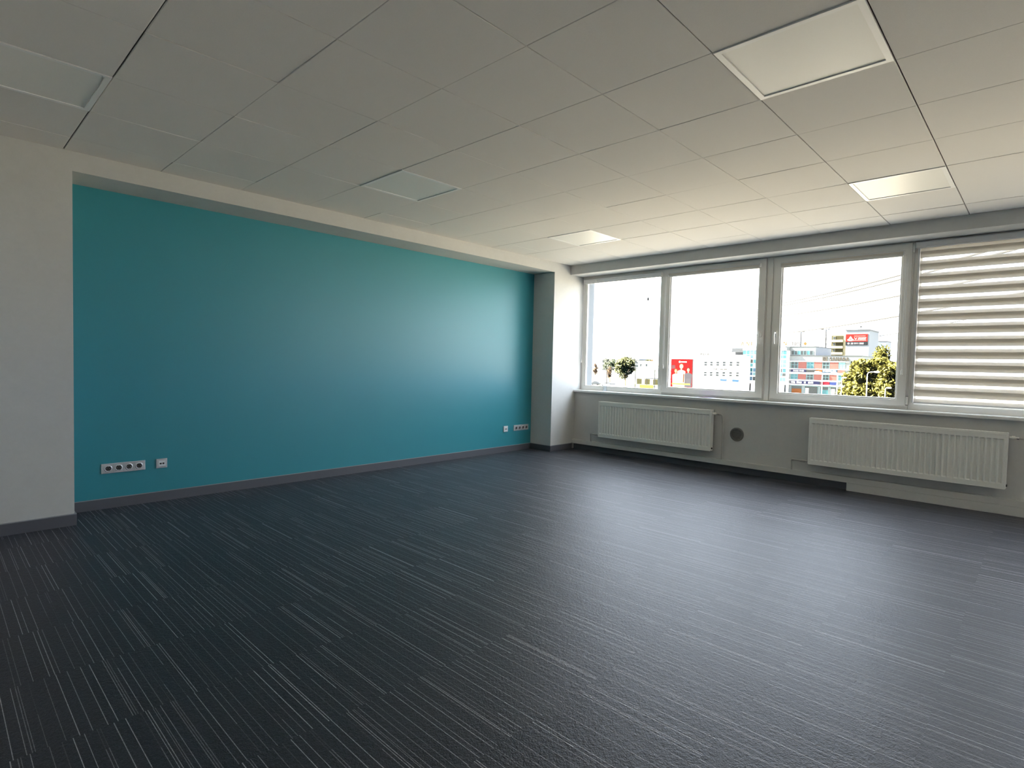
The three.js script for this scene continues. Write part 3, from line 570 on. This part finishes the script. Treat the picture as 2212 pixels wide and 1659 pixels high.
{ // tower with the advertisement
  const Z = -215, b = thing('advert_tower', 'grey tower block wall carrying a red advertisement banner', 'building');
  obj('wall', bx(-46.74, -39.95, GY, 14.7, Z - 14, Z), X.towerGrey, b); obj('roof_edge', bx(-47.0, -39.7, 14.7, 15.0, Z - 14, Z + 0.2), X.steel, b);
  const cv = document.createElement('canvas'); cv.width = 512; cv.height = 296; const c = cv.getContext('2d');
  c.fillStyle = '#c03a34'; c.fillRect(0, 0, 512, 200); c.fillStyle = '#3a3f48'; c.fillRect(0, 200, 500, 96);
  c.fillStyle = '#fff'; c.beginPath(); c.moveTo(60, 130); c.lineTo(112, 48); c.lineTo(164, 130); c.closePath(); c.fill(); c.beginPath(); c.ellipse(112, 152, 78, 30, 0, 0, 7); c.fill(); c.fillStyle = '#c03a34'; c.beginPath(); c.ellipse(112, 128, 26, 10, 0, 0, 7); c.fill();
  c.fillStyle = '#f6d4d0'; for (let k = 0; k < 9; k++) c.fillRect(196 + k * 30, 42, 22, 14); c.fillStyle = '#fff'; const bar = (x0, x1, w) => { c.beginPath(); c.moveTo(x0, 84); c.lineTo(x0 + w, 84); c.lineTo(x1 + w, 146); c.lineTo(x1, 146); c.closePath(); c.fill(); }; bar(196, 226, 16); bar(256, 228, 14); for (let k = 0; k < 7; k++) bar(300 + k * 27, 282 + k * 27, 15); c.fillRect(180, 160, 300, 8);
  c.font = 'bold 62px sans-serif'; c.fillText('28 911 000', 118, 270); c.beginPath(); c.arc(70, 248, 26, 0, 7); c.fill();
  const t = new THREE.CanvasTexture(cv); t.colorSpace = THREE.SRGBColorSpace;
  obj('banner', new THREE.PlaneGeometry(6.4, 3.7).translate(-43.55, 11.6, Z + 0.14), phys(lin(0.17, 0.17, 0.17), 0.8, { map: t, specularIntensity: 0.1 }), b); obj('banner_frame', bx(-46.8, -40.3, 9.72, 13.46, Z, Z + 0.13), X.signGrey, b);
  obj('antenna', [cyl([-42.9, 15, Z - 2], [-42.9, 16.6, Z - 2], 0.1, 6), bx(-43.2, -42.6, 15.8, 16.2, Z - 2.2, Z - 1.8)], X.greyMast, b);
}
{ // two far towers
  const b = thing('stepped_tower', 'far grey green tower with a slanting right edge', 'building'), s = new THREE.Shape(); s.moveTo(-66, GY); s.lineTo(-57.2, GY); s.lineTo(-60.4, 15.8); s.lineTo(-61.0, 16.4); s.lineTo(-66, 16.4); s.closePath();
  obj('wall', new THREE.ExtrudeGeometry(s, { depth: 14, bevelEnabled: false }).translate(0, 0, -346), matt(lin(0.09, 0.11, 0.095), 0.8), b);
  for (let k = 0; k < 6; k++) obj('window_band', bx(-65, -61.8, 3 + k * 2.2, 3.7 + k * 2.2, -332, -331.9), X.paleTeal, b);
  const d = thing('banded_tower', 'far slim tower with pale teal glass bands', 'building');
  obj('wall', bx(-65.1, -60.5, GY, 17.4, -372, -360), X.towerGrey, d); obj('roof_edge', bx(-65.4, -60.2, 17.4, 17.8, -372, -359.8), X.steel, d);
  for (let k = 0; k < 8; k++) obj('window_band', bx(-65.0, -60.6, 15.2 - k * 2.05, 16.5 - k * 2.05, -360, -359.85), X.paleTeal, d);
}
// low buildings beyond the parking, seen past the corner pane
{
  const b = thing('long_office', 'long low office with dark window bands behind the big tree', 'building');
  obj('wall', bx(-204, -177, GY, 4.6, -314, -300), X.paleGrey, b); obj('roof', bx(-205.3, -176.4, 4.6, 5.4, -315, -299), X.towerGrey, b);
  for (let r = 0; r < 3; r++) for (let k = 0; k < 12; k++) obj('window', bx(-203.6 + k * 2.2, -201.8 + k * 2.2, 2.6 - r * 2.3, 4.0 - r * 2.3, -300, -299.9), X.darkGlass, b);
  const h = thing('white_house', 'white house with a shallow roof beyond the car park', 'building');
  obj('wall', bx(-141.4, -135.6, GY, 2.9, -250, -240), X.white, h); obj('roof', bx(-141.9, -135.1, 2.9, 3.5, -250.5, -239.5), X.white, h);
  for (const x of [-140.6, -137.4]) obj('window', bx(x, x + 1.0, 0.9, 2.1, -240, -239.9), X.darkGlass, h);
  const i = thing('industrial_hall', 'white flat roofed hall behind the lamp posts', 'building');
  obj('wall', bx(-128.5, -112, GY, -1.2, -235, -215), X.white, i); obj('roof', bx(-128.9, -111.6, -1.2, -0.4, -235.4, -214.6), X.paleGrey, i);
  for (let k = 0; k < 4; k++) obj('door_opening', bx(-127 + k * 4, -124.5 + k * 4, GY, -4.4, -215, -214.9), X.balconyDark, i);
  const c = thing('fuel_canopy', 'dark edged canopy over parked cars near the mullion', 'canopy');
  obj('roof', bx(-97, -87.5, -3.2, -2.85, -176, -170), X.steel, c); for (const x of [-96.5, -92, -88]) obj('post', cyl([x, GY, -171], [x, -3.2, -171], 0.12), X.greyMast, c);
}
// trees
function tree(label, x, z, top, rx, ry, leaf, nLeaf, trunkH, bare = 0, group) {
  const t = thing('tree', label, 'tree', [x, GY, z], 0, group), H = top - GY, pos = [], nor = [];
  const blobs = []; for (let k = 0; k < 16; k++) { const a = rr(0, 6.283), q = Math.sqrt(rnd()) * 0.62, v = rr(-0.62, 0.72); blobs.push([Math.cos(a) * rx * q, H - ry + v * ry, Math.sin(a) * rx * q, rr(0.26, 0.48) * Math.min(rx, ry)]); }
  blobs.push([0, H - ry * 0.34, 0, 0.34 * ry]);
  const s = 0.031 * (rx + ry) + 0.10, v3 = () => new THREE.Vector3(rr(-1, 1), rr(-1, 1), rr(-1, 1)).normalize();
  for (let k = 0; k < nLeaf; k++) {
    const b = blobs[k % blobs.length], d = v3(), R = b[3] * (0.6 + 0.45 * Math.sqrt(rnd())), p = new THREE.Vector3(b[0], b[1], b[2]).addScaledVector(d, R), u = v3().multiplyScalar(s * rr(0.6, 1.3)), w = v3().multiplyScalar(s * rr(0.5, 1.1)), n = u.clone().cross(w).normalize();
    const q = [p.clone().sub(u), p.clone().add(w), p.clone().add(u), p.clone().sub(w)];
    for (const i of [0, 1, 2, 0, 2, 3]) { pos.push(q[i].x, q[i].y, q[i].z); nor.push(n.x, n.y, n.z); }
  }
  const g = new THREE.BufferGeometry(); g.setAttribute('position', new THREE.Float32BufferAttribute(pos, 3)); g.setAttribute('normal', new THREE.Float32BufferAttribute(nor, 3));
  obj('crown', g, leaf, t);
  obj('trunk', cyl([0, 0, 0], [0.1, trunkH + 0.5, 0], 0.045 * rx + 0.12, 8, 0.03 * rx + 0.08), X.bark, t);
  for (let k = 0; k < 7; k++) { const b = blobs[k * 2]; obj('branch', cyl([0.05, trunkH * rr(0.6, 1), 0], [b[0], b[1] + b[3] * bare, b[2]], 0.02 * rx + 0.06, 6, 0.02), X.bark, t); }
}
const G1 = 'trees beyond the car park', G2 = 'trees beside the office building';
tree('largest yellow green tree, right of the advertisement tower', -24.0, -140, 3.9, 4.9, 4.8, X.leafYellow, 5600, 4.2, 0, G2);
tree('tall slim yellow tree in front of the banded tower', -24.7, -152, 7.2, 2.3, 5.2, X.leafYellow, 2600, 6, 0, G2);
tree('yellow tree cut off by the right stile of the sash', -18.3, -128, 3.1, 3.4, 4.5, X.leafYellow, 3800, 4, 0, G2);
tree('small dark green tree top at the right stile of the sash', -22.2, -163, 6.2, 1.9, 4.0, X.leafGreen, 1500, 6, 0, G2);
tree('low yellow bush tree in front of the brick panels', -30.96, -149, 1.0, 2.1, 3.2, X.leafYellow, 2000, 3, 0.3, G2);
tree('sparse brown tree before the grey tower wall', -29.57, -153.5, 3.1, 1.7, 3.0, X.leafBrown, 420, 4.5, 0.9, G2);
tree('big green tree in the middle of the corner pane', -110.8, -180, 4.4, 4.8, 4.2, X.leafGreen, 3600, 4.4, 0, G1);
tree('blue green tree left of the big green tree', -131, -200, 3.9, 3.4, 2.6, X.leafGrey, 1800, 4.6, 0, G1);
tree('narrow brownish tree at the left edge of the corner pane', -131.6, -190, 3.0, 1.6, 3.4, X.leafBrown, 800, 4, 0, G1);
tree('rust brown tree right of the white house', -145.5, -260, 4.2, 3.6, 3.4, X.leafBrown, 1800, 5, 0, G1);
tree('dark distant tree above the white house', -171.5, -302, 4.9, 4.5, 3.0, X.leafDark, 1200, 6, 0, G1);
tree('small orange tree under the blue green tree', -121.5, -185, 0.6, 1.5, 2.6, X.leafBrown, 700, 3, 0, G1);

// lamp posts and masts
function lamp(label, x, z, top, arm, m = X.whitePost, r = 0.085) {
  const l = thing('street_lamp', label, 'street lamp', [x, GY, z]), H = top - GY;
  obj('pole', cyl([0, 0, 0], [0, H - 0.4, 0], r, 8, r * 0.7), m, l);
  obj('arm', tube([[0, H - 0.45, 0], [arm * 0.12, H - 0.1, 0], [arm * 0.5, H, 0], [arm, H + 0.05, 0]], r * 0.6, 16, 6), m, l);
  obj('lamp_head', new THREE.SphereGeometry(0.22, 10, 6).scale(2.0, 0.6, 0.8).translate(arm * 1.1, H + 0.02, 0), m, l);
}
lamp('tall white lamp post before the big yellow tree', -17.1, -100, 1.1, 1.1);
lamp('white lamp post at the right end of the brick panels', -22.4, -105, 0.85, -0.5);
lamp('white lamp post before the red shop sign', -26.0, -110, 0.85, -0.8);
lamp('short white lamp post among the yellow bushes', -26.4, -125, -0.2, 0.4);
lamp('low white lamp post at the right of the sash', -18.5, -122, -1.8, 0.5);
lamp('dark lamp post beside the tumbler', -98.8, -150, 0.0, 0.6, X.greyMast, 0.16);
lamp('dark lamp post right of the big green tree', -82.3, -140, 0.8, -0.9, X.greyMast, 0.16);
lamp('dark lamp post close to the first mullion', -73.3, -135, 1.2, 0.5, X.greyMast, 0.14);
function mast(label, x, z, top) {
  const m = thing('floodlight_mast', label, 'mast', [x, GY, z]), H = top - GY;
  obj('pole', cyl([0, 0, 0], [0, H, 0], 0.24, 8, 0.17), X.greyMast, m);
  obj('cross_arm', [cyl([-1.3, H + 0.1, 0], [0, H - 0.1, 0], 0.11, 6), cyl([0, H - 0.1, 0], [0.95, H + 0.15, 0], 0.11, 6)], X.greyMast, m);
  for (const [a, w] of [[-1.15, 0.38], [0.75, 0.26]]) obj('floodlight', rbx(a - w, a + w, H - 0.05, H + 0.27, -0.25, 0.25, 0.06), X.greyMast, m);
}
mast('dark floodlight mast over the roof letters', -54.95, -195, 13.34);
mast('dark floodlight mast beside the balconies', -47.7, -195, 13.93);

// cars
function car(label, x, z, turn, paint) {
  const c = thing('car', label, 'car', [x, GY + 0.02, z], turn, 'parked cars');
  const s = new THREE.Shape(); s.moveTo(-2.1, 0.35); s.lineTo(-2.15, 0.75); s.quadraticCurveTo(-2.0, 0.95, -1.1, 1.0); s.lineTo(1.9, 1.0); s.quadraticCurveTo(2.15, 0.95, 2.15, 0.6); s.lineTo(2.1, 0.35); s.closePath();
  obj('body', new THREE.ExtrudeGeometry(s, { depth: 1.6, bevelEnabled: true, bevelThickness: 0.08, bevelSize: 0.06, bevelSegments: 2 }).translate(0, 0, -0.8), paint, c);
  const k = new THREE.Shape(); k.moveTo(-1.15, 0.98); k.quadraticCurveTo(-0.6, 1.45, -0.2, 1.48); k.lineTo(0.9, 1.48); k.quadraticCurveTo(1.4, 1.4, 1.75, 0.98); k.closePath();
  obj('cabin_glass', new THREE.ExtrudeGeometry(k, { depth: 1.36, bevelEnabled: true, bevelThickness: 0.05, bevelSize: 0.03, bevelSegments: 1 }).translate(0, 0, -0.68), X.carDark, c);
  obj('roof', rbx(-0.35, 1.0, 1.48, 1.55, -0.66, 0.66, 0.03), paint, c);
  for (const [a, b] of [[-1.35, 0.78], [1.35, 0.78], [-1.35, -0.78], [1.35, -0.78]]) obj('wheel', cyl([a, 0.32, b - 0.1], [a, 0.32, b + 0.1], 0.32, 14), X.tyre, c);
}
car('white car right of the tumbler in the car park', -111.4, -172, 0.4, X.carWhite);
car('grey car behind the first lamp post', -117.5, -178, 0.1, X.carGrey);
car('white car under the big green tree', -99.5, -165, -0.3, X.carWhite);
car('white car under the canopy near the mullion', -93, -168, 0.2, X.carWhite);
car('dark car at the left edge of the car park', -126.5, -183, 0.2, X.carDark);
{
  const b = thing('yellow_banner', 'yellow orange advertising strip along the car park fence', 'banner', [-90.2, GY, -160]);
  obj('strip', bx(-2.5, 2.5, 0.85, 2.0, -0.04, 0.04), X.yellow, b); for (const x of [-2.4, 0, 2.4]) obj('post', cyl([x, 0, -0.08], [x, 2.1, -0.08], 0.05, 6), X.steel, b);
}
{
  const h = thing('hedge', 'low clipped hedge before the white block', 'hedge', [-70.5, GY, -158]);
  const g = new RoundedBoxGeometry(5, 1.6, 1.4, 5, 0.4).translate(0, 0.8, 0), p = g.attributes.position; for (let i = 0; i < p.count; i++) p.setXYZ(i, p.getX(i) + 0.12 * Math.sin(i * 1.7), p.getY(i) + (p.getY(i) > 0.3 ? 0.14 * Math.sin(i * 2.9) : 0), p.getZ(i) + 0.1 * Math.sin(i * 4.1));
  g.computeVertexNormals(); obj('foliage', g, X.leafDark, h);
}
// overhead wires: each hangs between two far pylons
const wires = [[-28.4, 11.85, -95, -6.93, 9.94, -60, 0.09], [-28.4, 11.45, -95, -6.92, 9.55, -60, 0.09], [-28.3, 9.84, -95, -6.86, 8.11, -60, 0.09], [-28.2, 7.0, -95, -6.78, 6.29, -60, 0.09], [-48.6, 13.7, -245, -31.4, 13.66, -215, 0.16]];
wires.forEach(([x0, y0, z0, x1, y1, z1, thick], k) => {
  const pts = []; for (let i = 0; i <= 40; i++) { const t = -2.2 + (i / 40) * 4.4, q = t - 0.5; pts.push([x0 + (x1 - x0) * t, y0 + (y1 - y0) * t + 0.55 * (q * q - 0.25), z0 + (z1 - z0) * t]); }
  tag(obj('power_line', new THREE.TubeGeometry(new THREE.CatmullRomCurve3(pts.map((p) => new THREE.Vector3(...p))), 120, thick, 5), X.wire), ['uppermost overhead wire crossing the sky', 'second overhead wire, close under the uppermost', 'third overhead wire from the top', 'fourth overhead wire, just above the masts', 'lowest overhead wire, right of the advertisement tower'][k], 'power line', 'overhead power lines');
});

renderer.render(scene, camera);
